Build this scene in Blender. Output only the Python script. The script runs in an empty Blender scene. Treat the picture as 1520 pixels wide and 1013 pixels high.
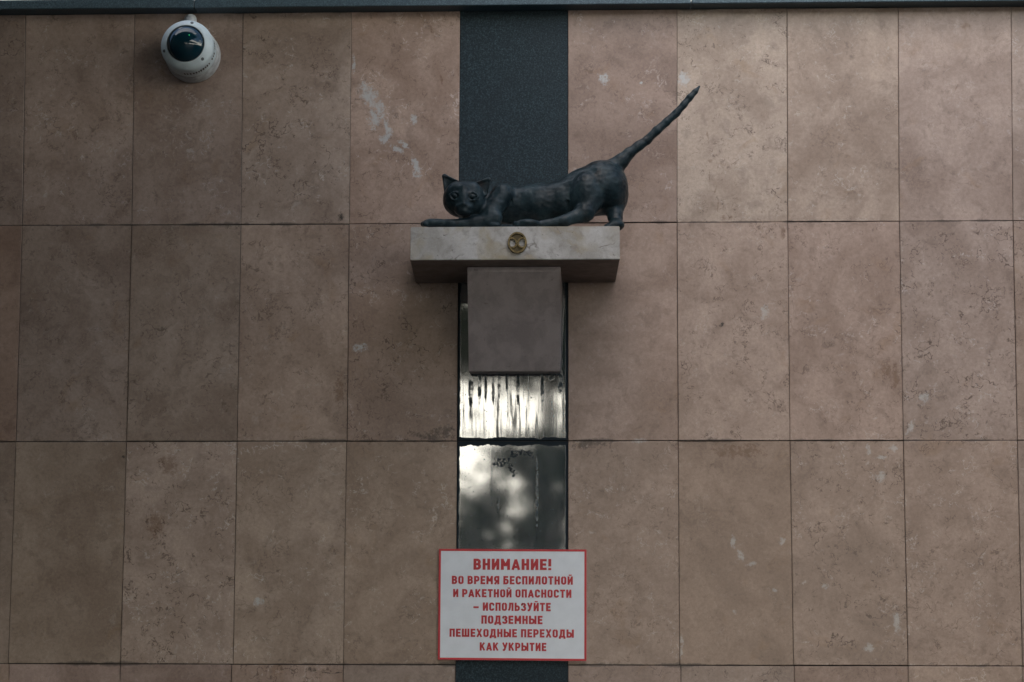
import bpy, bmesh, math, random
import numpy as np
from mathutils import Vector, Matrix

R = math.radians
S = bpy.context.scene
COL = S.collection
random.seed(7)

# ------------------------------------------------------------------ camera
Z0 = 1.7876                      # height of the lowest joint in view above the ground
CAM = (0.27339, -6.68687, Z0 - 0.18758)
YAW, PITCH, ROLL, FPX = -0.0411916, 0.157231, 0.003592, 3700.0
fwd = Vector((math.sin(YAW)*math.cos(PITCH), math.cos(YAW)*math.cos(PITCH), math.sin(PITCH)))
rgt0 = Vector((math.cos(YAW), -math.sin(YAW), 0)); up0 = rgt0.cross(fwd)
rgt = rgt0*math.cos(ROLL) + up0*math.sin(ROLL)
upv = -rgt0*math.sin(ROLL) + up0*math.cos(ROLL)
cd = bpy.data.cameras.new('camera'); cam = bpy.data.objects.new('camera', cd); COL.objects.link(cam)
M4 = Matrix.Identity(4)
for i in range(3):
    M4[i][0], M4[i][1], M4[i][2], M4[i][3] = rgt[i], upv[i], -fwd[i], CAM[i]
cam.matrix_world = M4
cd.sensor_width = 36; cd.lens = FPX/1520*36; cd.clip_end = 2000; cd.clip_start = 0.05
S.camera = cam

def at(px, py, d):
    """point of the place seen at photo pixel (px, py), d metres out from the wall"""
    v = fwd + rgt*((px-760)/FPX) + upv*((506.5-py)/FPX)
    return Vector(CAM) + v*((-d - CAM[1])/v[1])

# ------------------------------------------------------------------ light
SUN_EL, SUN_AZ = 58, 195         # azimuth clockwise from +Y
w = bpy.data.worlds.new('World'); S.world = w; w.use_nodes = True
wn = w.node_tree.nodes; wl = w.node_tree.links
sky = wn.new('ShaderNodeTexSky'); sky.sky_type = 'NISHITA'; sky.sun_disc = False
sky.sun_elevation = R(SUN_EL); sky.sun_rotation = R(SUN_AZ); sky.dust_density = 2.0; sky.air_density = 1.0
# broken bright cloud over the blue sky, thickest near the horizon
def wnode(t, **k):
    q = wn.new(t)
    for a, v in k.items(): setattr(q, a, v)
    return q
tc = wnode('ShaderNodeTexCoord'); cn = wnode('ShaderNodeTexNoise'); cn.inputs['Scale'].default_value = 2.6; cn.inputs['Detail'].default_value = 6
cm = wnode('ShaderNodeMapping'); cm.inputs['Scale'].default_value = (1, 1, 2.6)
wl.new(tc.outputs['Generated'], cm.inputs[0]); wl.new(cm.outputs[0], cn.inputs['Vector'])
sz = wnode('ShaderNodeSeparateXYZ'); wl.new(tc.outputs['Generated'], sz.inputs[0])
lowm = wnode('ShaderNodeMapRange', interpolation_type='SMOOTHSTEP'); wl.new(sz.outputs[2], lowm.inputs[0])
for i_, v_ in enumerate((.05, .45, .42, -.04)): lowm.inputs[i_+1].default_value = v_
sm = wnode('ShaderNodeMath', operation='ADD'); wl.new(cn.outputs['Fac'], sm.inputs[0]); wl.new(lowm.outputs[0], sm.inputs[1])
mk = wnode('ShaderNodeMapRange', interpolation_type='SMOOTHSTEP'); wl.new(sm.outputs[0], mk.inputs[0])
for i_, v_ in enumerate((.50, .78, 0, 1)): mk.inputs[i_+1].default_value = v_
cx_ = wnode('ShaderNodeMix', data_type='RGBA'); wl.new(mk.outputs[0], cx_.inputs[0]); wl.new(sky.outputs['Color'], cx_.inputs[6]); cx_.inputs[7].default_value = (23, 21.9, 19, 1)
wl.new(cx_.outputs[2], wn['Background'].inputs['Color'])
wn['Background'].inputs['Strength'].default_value = 0.10
sl = bpy.data.lights.new('sun', 'SUN'); sl.energy = 0.9; sl.angle = R(95); sl.color = (1, .96, .91)
so = bpy.data.objects.new('sun', sl); COL.objects.link(so)
sdir = Vector((math.sin(R(SUN_AZ))*math.cos(R(SUN_EL)), math.cos(R(SUN_AZ))*math.cos(R(SUN_EL)), math.sin(R(SUN_EL))))
so.rotation_euler = sdir.to_track_quat('Z', 'Y').to_euler(); so.location = (0, -5, 12)
S.view_settings.view_transform = 'Standard'; S.view_settings.look = 'None'
S.view_settings.exposure = 1.15; S.view_settings.gamma = 1.0

# ------------------------------------------------------------------ node helpers
class NT:
    def __init__(s, name):
        s.m = bpy.data.materials.new(name); s.m.use_nodes = True
        s.t = s.m.node_tree; s.t.nodes.clear()
        s.out = s.n('ShaderNodeOutputMaterial'); s.b = s.n('ShaderNodeBsdfPrincipled')
        s.t.links.new(s.b.outputs[0], s.out.inputs[0])
    def n(s, t, **k):
        q = s.t.nodes.new(t)
        for a, v in k.items(): setattr(q, a, v)
        return q
    def put(s, sock, v):
        if isinstance(v, bpy.types.NodeSocket): s.t.links.new(v, sock)
        elif isinstance(v, (tuple, list)) and len(v) == 3 and len(sock.default_value) == 4: sock.default_value = (*v, 1)
        else: sock.default_value = v
    def math(s, op, a, b=0.0, c=0.0, clamp=False):
        q = s.n('ShaderNodeMath', operation=op, use_clamp=clamp)
        for i, v in enumerate((a, b, c)): s.put(q.inputs[i], v)
        return q.outputs[0]
    def vec(s, op, a, b=(0, 0, 0), scale=None):
        q = s.n('ShaderNodeVectorMath', operation=op); s.put(q.inputs[0], a); s.put(q.inputs[1], b)
        if scale is not None: s.put(q.inputs['Scale'], scale)
        return q.outputs['Value'] if op in ('LENGTH', 'DISTANCE', 'DOT_PRODUCT') else q.outputs[0]
    def noise(s, v, scale, detail=2, rough=.5, dist=0.0, col=False):
        q = s.n('ShaderNodeTexNoise'); s.put(q.inputs['Vector'], v)
        q.inputs['Scale'].default_value = scale; q.inputs['Detail'].default_value = detail
        q.inputs['Roughness'].default_value = rough; q.inputs['Distortion'].default_value = dist
        return q.outputs['Color' if col else 'Fac']
    def vor(s, v, scale, feature='F1', out='Distance', rand=1.0):
        q = s.n('ShaderNodeTexVoronoi', feature=feature); s.put(q.inputs['Vector'], v)
        q.inputs['Scale'].default_value = scale; q.inputs['Randomness'].default_value = rand
        return q.outputs[out]
    def ramp(s, v, lo, hi, a=0.0, b=1.0, smooth=True):
        q = s.n('ShaderNodeMapRange', interpolation_type='SMOOTHSTEP' if smooth else 'LINEAR')
        s.put(q.inputs[0], v)
        for i, k in enumerate((lo, hi, a, b)): s.put(q.inputs[i+1], k)
        return q.outputs[0]
    def mix(s, f, a, b, mode='MIX'):
        q = s.n('ShaderNodeMix', data_type='RGBA', blend_type=mode)
        s.put(q.inputs[0], f); s.put(q.inputs[6], a); s.put(q.inputs[7], b)
        return q.outputs[2]
    def obj(s): return s.n('ShaderNodeTexCoord').outputs['Object']
    def bump(s, h, strength=.3, dist=.002):
        q = s.n('ShaderNodeBump'); s.put(q.inputs['Height'], h)
        q.inputs['Strength'].default_value = strength; q.inputs['Distance'].default_value = dist
        s.put(s.b.inputs['Normal'], q.outputs[0])
    def set(s, **k):
        for a, v in k.items(): s.put(s.b.inputs[a.replace('_', ' ')], v)
        return s.m
    def blob(s, x, z, cx, cz, rx, rz, ang=0.0):
        """1 inside an ellipse on the wall plane, falling to 0 at its rim; x, z are sockets"""
        dx = s.math('SUBTRACT', x, cx); dz = s.math('SUBTRACT', z, cz)
        c, n = math.cos(ang), math.sin(ang)
        u = s.math('ADD', s.math('MULTIPLY', dx, c/rx), s.math('MULTIPLY', dz, n/rx))
        v = s.math('ADD', s.math('MULTIPLY', dx, -n/rz), s.math('MULTIPLY', dz, c/rz))
        q = s.math('ADD', s.math('MULTIPLY', u, u), s.math('MULTIPLY', v, v))
        return s.math('SUBTRACT', 1.0, q, clamp=True)

def plain(name, col, rough=.5, metal=0.0, spec=.5, nz=None):
    t = NT(name)
    c = col
    if nz:
        f = t.noise(t.obj(), nz[0], 4, .6)
        c = t.mix(t.ramp(f, .3, .7), tuple(k*(1-nz[1]) for k in col), tuple(min(1, k*(1+nz[1])) for k in col))
        t.bump(f, .15, .002)
    return t.set(Base_Color=c, Roughness=rough, Metallic=metal, Specular_IOR_Level=spec)

def px_blob(t, x, z, px, py, rx, ry, ang=0.0):
    p = at(px, py, 0); k = 1/552
    return t.blob(x, z, p.x, p.z, rx*k, ry*k, ang)

# ------------------------------------------------------------------ materials
def marble(name, light, dark, threads=1.0, marks=False, tone=True, warm=(.30, .19, .11)):
    t = NT(name)
    co = t.obj()
    rnd = t.n('ShaderNodeNewGeometry').outputs['Random Per Island']
    off = t.vec('SCALE', (3.1, 7.7, 5.3), scale=t.math('MULTIPLY', rnd, 37.0))
    p = t.vec('ADD', co, off)
    wv = t.vec('SUBTRACT', t.noise(p, 14, 3, .55, col=True), (.5, .5, .5))
    pw = t.vec('ADD', p, t.vec('SCALE', wv, scale=.05))
    cloud = t.noise(pw, 5.5, 5, .62, .6)
    patch = t.noise(pw, 21, 4, .6, .4)
    grain = t.noise(p, 260, 3, .7)
    c = t.mix(t.ramp(cloud, .30, .70), dark, light)
    c = t.mix(t.math('MULTIPLY', t.ramp(patch, .54, .68), .34), c, tuple(k*.62 for k in dark))
    c = t.mix(t.math('MULTIPLY', t.ramp(t.noise(pw, 9, 4, .6, 1.), .58, .75), .35), c, warm)
    # pale fossil patches
    pale = t.math('MULTIPLY', t.ramp(t.noise(pw, 15, 6, .7, .9), .62, .72), .38)
    c = t.mix(pale, c, (.52, .46, .42))
    hs = lambda k_: t.math('FRACT', t.math('MULTIPLY', rnd, k_))
    vamt = t.ramp(hs(17.3), 0, 1, .3, 1.15); samt = t.ramp(hs(41.7), 0, 1, .2, 1.0); pamt = t.ramp(hs(73.9), 0, 1, .5, 1.5)
    # fine wandering threads: contour lines of a noise, broken up by a second one
    w2 = t.vec('SUBTRACT', t.noise(p, 40, 3, .6, col=True), (.5, .5, .5))
    pt = t.vec('ADD', pw, t.vec('SCALE', w2, scale=.03))
    def contour(q, sc, level, wd, det=3):
        return t.ramp(t.math('ABSOLUTE', t.math('SUBTRACT', t.noise(q, sc, det, .55), level)), wd*.35, wd, 1, 0)
    for sc, lv, wd, msc, thr, am in ((13, .50, .010, 9, .50, .62), (24, .46, .017, 14, .52, .55), (33, .54, .022, 17, .53, .5), (6, .5, .0045, 5, .55, .6)):
        mk = t.math('MULTIPLY', contour(t.vec('ADD', pt, (sc*1.7, lv*9, 3.3)), sc, lv, wd), t.ramp(t.noise(p, msc, 4, .7), thr, thr+.09))
        c = t.mix(t.math('MULTIPLY', t.math('MULTIPLY', mk, vamt), min(.85, am*threads)), c, (dark[0]*.36, dark[1]*.33, dark[2]*.32))
    for sc, lv, wd, msc in ((19, .52, .016, 11), (30, .47, .018, 13)):
        mk = t.math('MULTIPLY', contour(t.vec('ADD', pt, (sc*3.1, 7.7, lv*5)), sc, lv, wd), t.ramp(t.noise(p, msc, 4, .7), .54, .64))
        c = t.mix(t.math('MULTIPLY', t.math('MULTIPLY', mk, pamt), .45), c, (.58, .52, .48))
    # small dark specks and blotches, gathered in drifts
    drift = t.ramp(t.noise(pw, 8, 3, .6), .45, .65)
    sp = t.math('MULTIPLY', t.ramp(t.noise(pt, 70, 4, .65), .60, .68), drift)
    c = t.mix(t.math('MULTIPLY', t.math('MULTIPLY', sp, samt), .55), c, tuple(k*.42 for k in dark))
    sp2 = t.math('MULTIPLY', t.ramp(t.noise(pt, 34, 4, .65), .63, .70), .5)
    c = t.mix(t.math('MULTIPLY', sp2, samt), c, tuple(k*.5 for k in dark))
    c = t.mix(1.0, c, t.mix(t.ramp(t.noise(p, 110, 4, .75), .3, .7), (.89, .885, .88), (1.10, 1.10, 1.10)), 'MULTIPLY')
    c = t.mix(1.0, c, t.mix(grain, (.86, .86, .86), (1.14, 1.14, 1.14)), 'MULTIPLY')
    rgh = .52
    if tone:
        a = t.n('ShaderNodeAttribute', attribute_name='tone')
        c = t.mix(1.0, c, a.outputs['Color'], 'MULTIPLY')
        # dirt that has gathered along the joints
        uv = t.n('ShaderNodeSeparateXYZ'); t.put(uv.inputs[0], t.n('ShaderNodeTexCoord').outputs['UV'])
        u, v = uv.outputs[0], uv.outputs[1]
        nd = t.noise(co, 16, 5, .65); nd2 = t.noise(co, 3.3, 2)
        wid = t.math('MULTIPLY', t.ramp(nd2, .4, .7, .15, 1.0), t.ramp(nd, .35, .7, .0, .022))
        top = t.ramp(t.math('DIVIDE', t.math('SUBTRACT', 1.0, v), t.math('ADD', wid, .0005)), .2, 1.0, 1, 0)
        bot = t.ramp(t.math('DIVIDE', v, t.math('ADD', t.math('MULTIPLY', wid, 1.6), .0005)), .2, 1.0, 1, 0)
        c = t.mix(t.math('MULTIPLY', t.math('MAXIMUM', top, bot), .62), c, (.05, .043, .04))
        ul = t.math('MINIMUM', u, t.math('SUBTRACT', 1.0, u))
        sid = t.math('MULTIPLY', t.ramp(ul, .0, .022, 1, 0), t.ramp(nd, .45, .75))
        c = t.mix(t.math('MULTIPLY', sid, .5), c, (.07, .055, .045))
    if marks:
        sx = t.n('ShaderNodeSeparateXYZ'); t.put(sx.inputs[0], t.vec('ADD', co, t.vec('SCALE', wv, scale=.022)))
        x, z = sx.outputs[0], sx.outputs[2]
        rag = t.noise(co, 70, 6, .75)
        def add(c, lst, col, amt):
            acc = None
            for b in lst:
                k = px_blob(t, x, z, *b); acc = k if acc is None else t.math('MAXIMUM', acc, k)
            f = t.math('MULTIPLY', t.ramp(t.math('ADD', acc, t.math('MULTIPLY', t.math('SUBTRACT', rag, .5), 3.4)), .42, 1.1), amt)
            f = t.math('MULTIPLY', f, t.ramp(acc, 0.0, .25))
            return t.mix(f, c, col)
        c = add(c, [(540, 132, 12, 16), (562, 160, 12, 26, .4), (576, 190, 7, 24, .35), (600, 215, 14, 7, -.6), (618, 245, 8, 20, .3), (548, 142, 19, 22), (556, 178, 16, 24), (572, 207, 15, 12), (590, 222, 18, 8, -.5), (614, 178, 10, 10), (620, 254, 10, 18),
                    (525, 95, 4, 24), (534, 516, 16, 11), (1016, 118, 14, 18), (896, 118, 12, 16, .6), (953, 124, 5, 4), (384, 892, 11, 11)],
                (.54, .57, .58), .75)
        c = add(c, [(1135, 462, 9, 17), (1371, 592, 11, 14), (1352, 634, 8, 22, -.3), (1290, 668, 5, 13), (1307, 680, 14, 5), (1327, 666, 9, 8),
                    (1306, 709, 13, 12), (1087, 806, 7, 13), (1100, 826, 8, 14, .5), (1114, 838, 13, 6, .4), (1160, 804, 8, 9), (1332, 925, 10, 24),
                    (1290, 962, 13, 10), (1224, 872, 8, 7), (1090, 909, 5, 6), (1150, 877, 5, 5), (950, 655, 18, 6), (1012, 960, 5, 22)],
                (.56, .56, .54), .55)
        c = add(c, [(1329, 560, 9, 34), (1318, 550, 16, 20), (1163, 345, 6, 16), (1084, 325, 5, 7), (1051, 205, 2.5, 14, .2), (1053, 240, 5, 7), (1052, 262, 2, 14), (1060, 285, 2.2, 15, -.3), (1066, 306, 2.5, 14), (1074, 324, 5, 7), (1420, 130, 2, 16, -.5), (1432, 40, 12, 8),  (640, 45, 4, 22, .3), (655, 120, 3, 30, .2),
                    (250, 690, 24, 26), (232, 780, 24, 30), (505, 580, 12, 40), (1100, 670, 60, 16)],
                (.16, .085, .045), .55)
        c = add(c, [(463, 995, 9, 6), (490, 998, 22, 1.8), (184, 679, 4, 4), (1070, 484, 8, 5, .8), (505, 323, 8, 12)], (.02, .018, .016), .9)
        # dirt washed off the shelf beside the granite
        c = add(c, [(640, 648, 46, 9), (660, 640, 24, 14), (870, 660, 40, 10)], (.06, .045, .035), .7)
    t.bump(t.math('ADD', t.math('MULTIPLY', patch, .5), t.math('MULTIPLY', grain, .5)), .12, .0015)
    t.set(Base_Color=c, Roughness=t.ramp(cloud, .3, .7, .30, .46), Specular_IOR_Level=.45)
    return t.m

def granite(name, polished):
    t = NT(name); co = t.obj()
    sp = t.noise(co, 230, 4, .8)
    sp2 = t.vor(co, 210, 'F1', 'Distance')
    c = t.mix(t.ramp(sp, .42, .72), (.006, .016, .022), (.042, .080, .100))
    c = t.mix(t.math('MULTIPLY', t.ramp(sp2, .0, .22, 1, 0), .6), c, (.12, .17, .20))
    c = t.mix(t.ramp(t.noise(co, 7, 4, .6), .35, .75, 0, .35), c, (.012, .020, .028))
    if not polished:
        t.bump(t.noise(co, 330, 3, .7), .35, .0015)
        return t.set(Base_Color=c, Roughness=.6, Specular_IOR_Level=.32)
    # water runs: noise stretched along the height
    mp = t.n('ShaderNodeMapping'); t.put(mp.inputs[0], co); mp.inputs['Scale'].default_value = (1, 1, .07)
    run = t.noise(mp.outputs[0], 62, 4, .6)
    run2 = t.noise(mp.outputs[0], 26, 3, .55)
    uv = t.n('ShaderNodeSeparateXYZ'); t.put(uv.inputs[0], t.n('ShaderNodeTexCoord').outputs['UV'])
    u, v = uv.outputs[0], uv.outputs[1]
    nz = t.noise(co, 45, 5, .7)
    ul = t.math('ADD', t.math('MINIMUM', u, t.math('SUBTRACT', 1.0, u)), t.math('MULTIPLY', t.math('SUBTRACT', nz, .5), .03))
    vv = t.math('ADD', t.math('MINIMUM', v, t.math('SUBTRACT', 1.0, v)), t.math('MULTIPLY', t.math('SUBTRACT', t.noise(co, 24, 5, .65), .5), .05))
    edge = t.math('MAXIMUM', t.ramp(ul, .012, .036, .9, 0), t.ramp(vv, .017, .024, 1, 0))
    fade = t.ramp(v, .1, .95, .10, -.06)          # the runs thin out downwards
    dirt = t.math('MAXIMUM', t.ramp(t.math('ADD', run, fade), .54, .76), t.math('MULTIPLY', t.ramp(run2, .54, .78), .75))
    sx = t.n('ShaderNodeSeparateXYZ')
    t.put(sx.inputs[0], t.vec('ADD', co, t.vec('SCALE', t.vec('SUBTRACT', t.noise(co, 60, 3, .6, col=True), (.5, .5, .5)), scale=.006)))
    x, z = sx.outputs[0], sx.outputs[2]
    def blobs(lst, lo=.1, hi=.5):
        acc = None
        for b in lst:
            k = px_blob(t, x, z, *b); acc = k if acc is None else t.math('MAXIMUM', acc, k)
        return t.ramp(acc, lo, hi)
    streak = blobs([(699, 575, 5, 50), (712, 570, 4, 40), (721, 575, 3, 30), (769, 575, 3.5, 36), (805, 578, 3.5, 44), (741, 570, 3, 30), (818, 556, 9, 14), (832, 566, 6, 24),
                    (732, 580, 3, 30), (797, 730, 3, 78), (752, 566, 2.5, 22)], .1, .7)
    streak = t.math('MULTIPLY', streak, t.ramp(nz, .35, .6, .45, 1))
    resid = t.math('MULTIPLY', blobs([(775, 672, 20, 4.5, -.05), (762, 674, 9, 6), (788, 676, 5, 7), (742, 687, 13, 7), (750, 683, 12, 3, .15), (758, 694, 4, 8), (763, 703, 5, 6)], .05, .3),
                   t.ramp(t.noise(co, 150, 3, .7), .47, .53))
    d = t.math('MAXIMUM', t.math('MAXIMUM', edge, resid), t.math('MAXIMUM', t.math('MULTIPLY', dirt, .5), t.math('MULTIPLY', streak, .62)))
    pit = t.ramp(t.noise(co, 190, 2, .6), .66, .72)
    d = t.math('MAXIMUM', d, t.math('MULTIPLY', pit, .6))
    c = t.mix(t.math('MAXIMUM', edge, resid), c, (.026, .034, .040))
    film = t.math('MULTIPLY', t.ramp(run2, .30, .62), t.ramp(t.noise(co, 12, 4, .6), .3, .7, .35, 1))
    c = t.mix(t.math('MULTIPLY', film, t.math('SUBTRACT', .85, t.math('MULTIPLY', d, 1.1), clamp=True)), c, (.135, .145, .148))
    t.bump(t.math('ADD', t.math('MULTIPLY', sp, .3), t.math('MULTIPLY', nz, .2)), .015, .001)
    t.set(Base_Color=c, Roughness=t.ramp(d, .25, .85, .03, .5),
          Specular_IOR_Level=t.ramp(d, 0, .68, .5, .0), IOR=3.2)
    return t.m

M = {}
M['wall'] = marble('pink_marble', (.445, .347, .288), (.295, .218, .175), marks=True, threads=1.25)
M['grout'] = plain('dark_joint', (.035, .03, .028), .9)
M['granite_rough'] = granite('flamed_granite', False)
M['granite_polished'] = granite('polished_granite', True)

def shelf_mat():
    t = NT('pale_marble'); co = t.obj()
    wv = t.vec('SUBTRACT', t.noise(co, 18, 3, .6, col=True), (.5, .5, .5))
    p = t.vec('ADD', co, t.vec('SCALE', wv, scale=.05))
    c = t.mix(t.ramp(t.noise(p, 14, 5, .62), .3, .7), (.36, .34, .31), (.56, .55, .53))
    c = t.mix(t.ramp(t.noise(p, 9, 3, .6, .5), .47, .68, 0, .75), c, (.38, .315, .20))
    c = t.mix(t.ramp(t.noise(p, 30, 5, .7), .50, .68, 0, .55), c, (.27, .245, .22))
    e = t.vor(p, 13, 'DISTANCE_TO_EDGE')
    c = t.mix(t.math('MULTIPLY', t.ramp(e, .004, .03, 1, 0), t.ramp(t.noise(co, 12, 3), .5, .62, 0, .7)), c, (.17, .15, .13))
    c = t.mix(t.ramp(t.noise(p, 70, 4, .7), .63, .72, 0, .8), c, (.13, .115, .10))
    c = t.mix(1.0, c, t.mix(t.noise(co, 300, 3, .7), (.82, .82, .82), (1.18, 1.18, 1.18)), 'MULTIPLY')
    # shade under the shelf, put into the colour of downward faces
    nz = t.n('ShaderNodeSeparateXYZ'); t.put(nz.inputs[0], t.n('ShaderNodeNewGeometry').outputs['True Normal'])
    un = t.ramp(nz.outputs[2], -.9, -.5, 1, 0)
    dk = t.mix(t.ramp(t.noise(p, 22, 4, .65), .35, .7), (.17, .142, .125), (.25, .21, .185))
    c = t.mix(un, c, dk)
    t.bump(t.noise(co, 120, 4, .7), .2, .0015)
    return t.set(Base_Color=c, Roughness=.6, Specular_IOR_Level=.3)
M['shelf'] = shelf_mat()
def bracket_mat():
    t = NT('grey_marble'); co = t.obj()
    wv = t.vec('SUBTRACT', t.noise(co, 7, 3, .6, col=True), (.5, .5, .5))
    p = t.vec('ADD', co, t.vec('SCALE', wv, scale=.10))
    mp = t.n('ShaderNodeMapping'); t.put(mp.inputs[0], p); mp.inputs['Rotation'].default_value = (0, R(-40), 0); mp.inputs['Scale'].default_value = (1, 1, .35)
    c = t.mix(t.ramp(t.noise(mp.outputs[0], 20, 5, .62), .36, .64), (.40, .355, .355), (.52, .47, .468))
    c = t.mix(t.ramp(t.noise(p, 40, 4, .65), .62, .74, 0, .5), c, (.17, .135, .13))
    c = t.mix(1.0, c, t.mix(t.noise(co, 280, 3, .7), (.85, .85, .85), (1.15, 1.15, 1.15)), 'MULTIPLY')
    t.bump(t.noise(co, 160, 3, .7), .1, .001)
    return t.set(Base_Color=c, Roughness=.55, Specular_IOR_Level=.3)
M['bracket'] = bracket_mat()
def bronze_mat():
    t = NT('dark_bronze'); co = t.obj()
    mp = t.n('ShaderNodeMapping'); t.put(mp.inputs[0], co); mp.inputs['Scale'].default_value = (.45, 1, 1); mp.inputs['Rotation'].default_value = (0, R(25), 0)
    fur = t.noise(mp.outputs[0], 150, 4, .65, .6)
    lump = t.noise(co, 38, 3, .6)
    c = t.mix(t.ramp(t.noise(co, 22, 4, .6), .35, .7), (.009, .017, .021), (.021, .038, .045))
    c = t.mix(t.ramp(t.noise(co, 30, 4, .65), .60, .74, 0, .55), c, (.022, .042, .043))       # verdigris
    c = t.mix(t.ramp(t.noise(co, 14, 3, .6), .63, .75, 0, .45), c, (.034, .020, .016))          # bare brown metal
    c = t.mix(t.ramp(fur, .55, .8, 0, .22), c, (.036, .050, .056))
    t.bump(t.math('ADD', t.math('MULTIPLY', fur, .6), t.math('MULTIPLY', lump, .5)), .24, .0024)
    return t.set(Base_Color=c, Roughness=t.ramp(fur, .3, .7, .45, .30), Metallic=0.0, Specular_IOR_Level=t.ramp(t.noise(co, 60, 4, .65), .35, .7, .10, .30))
M['bronze'] = bronze_mat()
M['brass'] = plain('aged_brass', (.20, .15, .065), .5, .55, .5, (90, .35))
M['brass_dark'] = plain('recessed_brass', (.10, .078, .04), .6, .4, .4, (90, .35))
M['coping'] = (lambda t: t.set(Base_Color=t.mix(t.ramp(t.noise(t.obj(), 320, 3, .75), .4, .7), (.030, .056, .076), (.10, .165, .205)), Roughness=.55))(NT('coping_granite'))
M['white'] = plain('white_plastic', (.56, .66, .70), .42, 0, .5, (40, .07))
M['white_dirty'] = plain('weathered_plastic', (.46, .49, .51), .5, 0, .5, (60, .22))
M['seal'] = plain('grey_rubber', (.10, .12, .13), .6)
M['black'] = plain('black_ink', (.02, .02, .022), .6)
M['glass'] = plain('smoked_dome', (.004, .026, .040), .03, 0, .6)
M['lens'] = plain('lens_glass', (.02, .03, .04), .1, 0, .9)
M['sign_white'] = plain('sign_white', (.80, .85, .90), .38, 0, .4, (30, .03))
M['sign_red'] = plain('sign_red', (.52, .035, .045), .42, 0, .4)
M['sign_red_edge'] = plain('sign_border_red', (.60, .045, .055), .42, 0, .4)
def emis(name, col, st):
    t = NT(name); return t.set(Base_Color=(0, 0, 0), Emission_Color=col, Emission_Strength=st)
M['led'] = emis('green_led', (.05, 1, .25), .5)
M['paving'] = plain('grey_paving', (.085, .08, .075), .8, 0, .3, (3, .25))
M['concrete'] = plain('concrete', (.13, .125, .12), .85, 0, .3, (6, .2))
M['bark'] = plain('bark', (.07, .05, .035), .9, 0, .2, (20, .3))
M['leaf'] = plain('leaves', (.050, .066, .040), .6, 0, .3, (1.5, .4))

# ------------------------------------------------------------------ object helpers
def tag(o, label=None, cat=None, group=None, kind=None):
    if label: o['label'] = label
    if cat: o['category'] = cat
    if group: o['group'] = group
    if kind: o['kind'] = kind
    return o
def empty(name, loc=(0, 0, 0), label=None, cat=None, group=None, kind=None):
    o = bpy.data.objects.new(name, None); COL.objects.link(o); o.location = loc
    return tag(o, label, cat, group, kind)
def link(name, me, mat, parent=None, smooth=False):
    o = bpy.data.objects.new(name, me); COL.objects.link(o)
    for m in (mat if isinstance(mat, (list, tuple)) else [mat]): me.materials.append(m)
    if smooth: me.polygons.foreach_set('use_smooth', [True]*len(me.polygons))
    if parent:
        o.parent = parent; o.location = -Vector(parent.location)
    return o
def from_bm(name, bm, mat, parent=None, smooth=False):
    bmesh.ops.recalc_face_normals(bm, faces=bm.faces)
    me = bpy.data.meshes.new(name); bm.to_mesh(me); bm.free()
    return link(name, me, mat, parent, smooth)
def box(bm, x0, x1, y0, y1, z0, z1, bev=0.0, seg=1):
    vs = [bm.verts.new((x, y, z)) for x in (x0, x1) for y in (y0, y1) for z in (z0, z1)]
    fs = [bm.faces.new([vs[i] for i in q]) for q in ((0, 1, 3, 2), (4, 6, 7, 5), (0, 4, 5, 1), (2, 3, 7, 6), (0, 2, 6, 4), (1, 5, 7, 3))]
    if bev:
        es = list({e for f in fs for e in f.edges})
        bmesh.ops.bevel(bm, geom=es, offset=bev, segments=seg, affect='EDGES', profile=.6)
    return vs
def lathe(bm, prof, axis_o, n=64):
    """prof: (radius, out from wall); axis runs along -Y through axis_o"""
    rings = []
    for r, d in prof:
        if r < 1e-6: rings.append([bm.verts.new((axis_o[0], -d, axis_o[2]))])
        else: rings.append([bm.verts.new((axis_o[0]+r*math.cos(2*math.pi*i/n), -d, axis_o[2]+r*math.sin(2*math.pi*i/n))) for i in range(n)])
    for a, b in zip(rings, rings[1:]):
        for i in range(n):
            j = (i+1) % n
            if len(a) == 1 and len(b) > 1: bm.faces.new((a[0], b[j], b[i]))
            elif len(b) == 1 and len(a) > 1: bm.faces.new((a[i], a[j], b[0]))
            elif len(a) > 1: bm.faces.new((a[i], a[j], b[j], b[i]))

# ------------------------------------------------------------------ ground
bm = bmesh.new(); box(bm, -150, 150, -300, .02, -.4, 0)
tag(from_bm('ground', bm, M['paving']), kind='structure')
bm = bmesh.new(); box(bm, -150, 150, .30, 150, -.4, Z0+1.80)
tag(from_bm('upper_pavement', bm, M['paving']), kind='structure')

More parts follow.
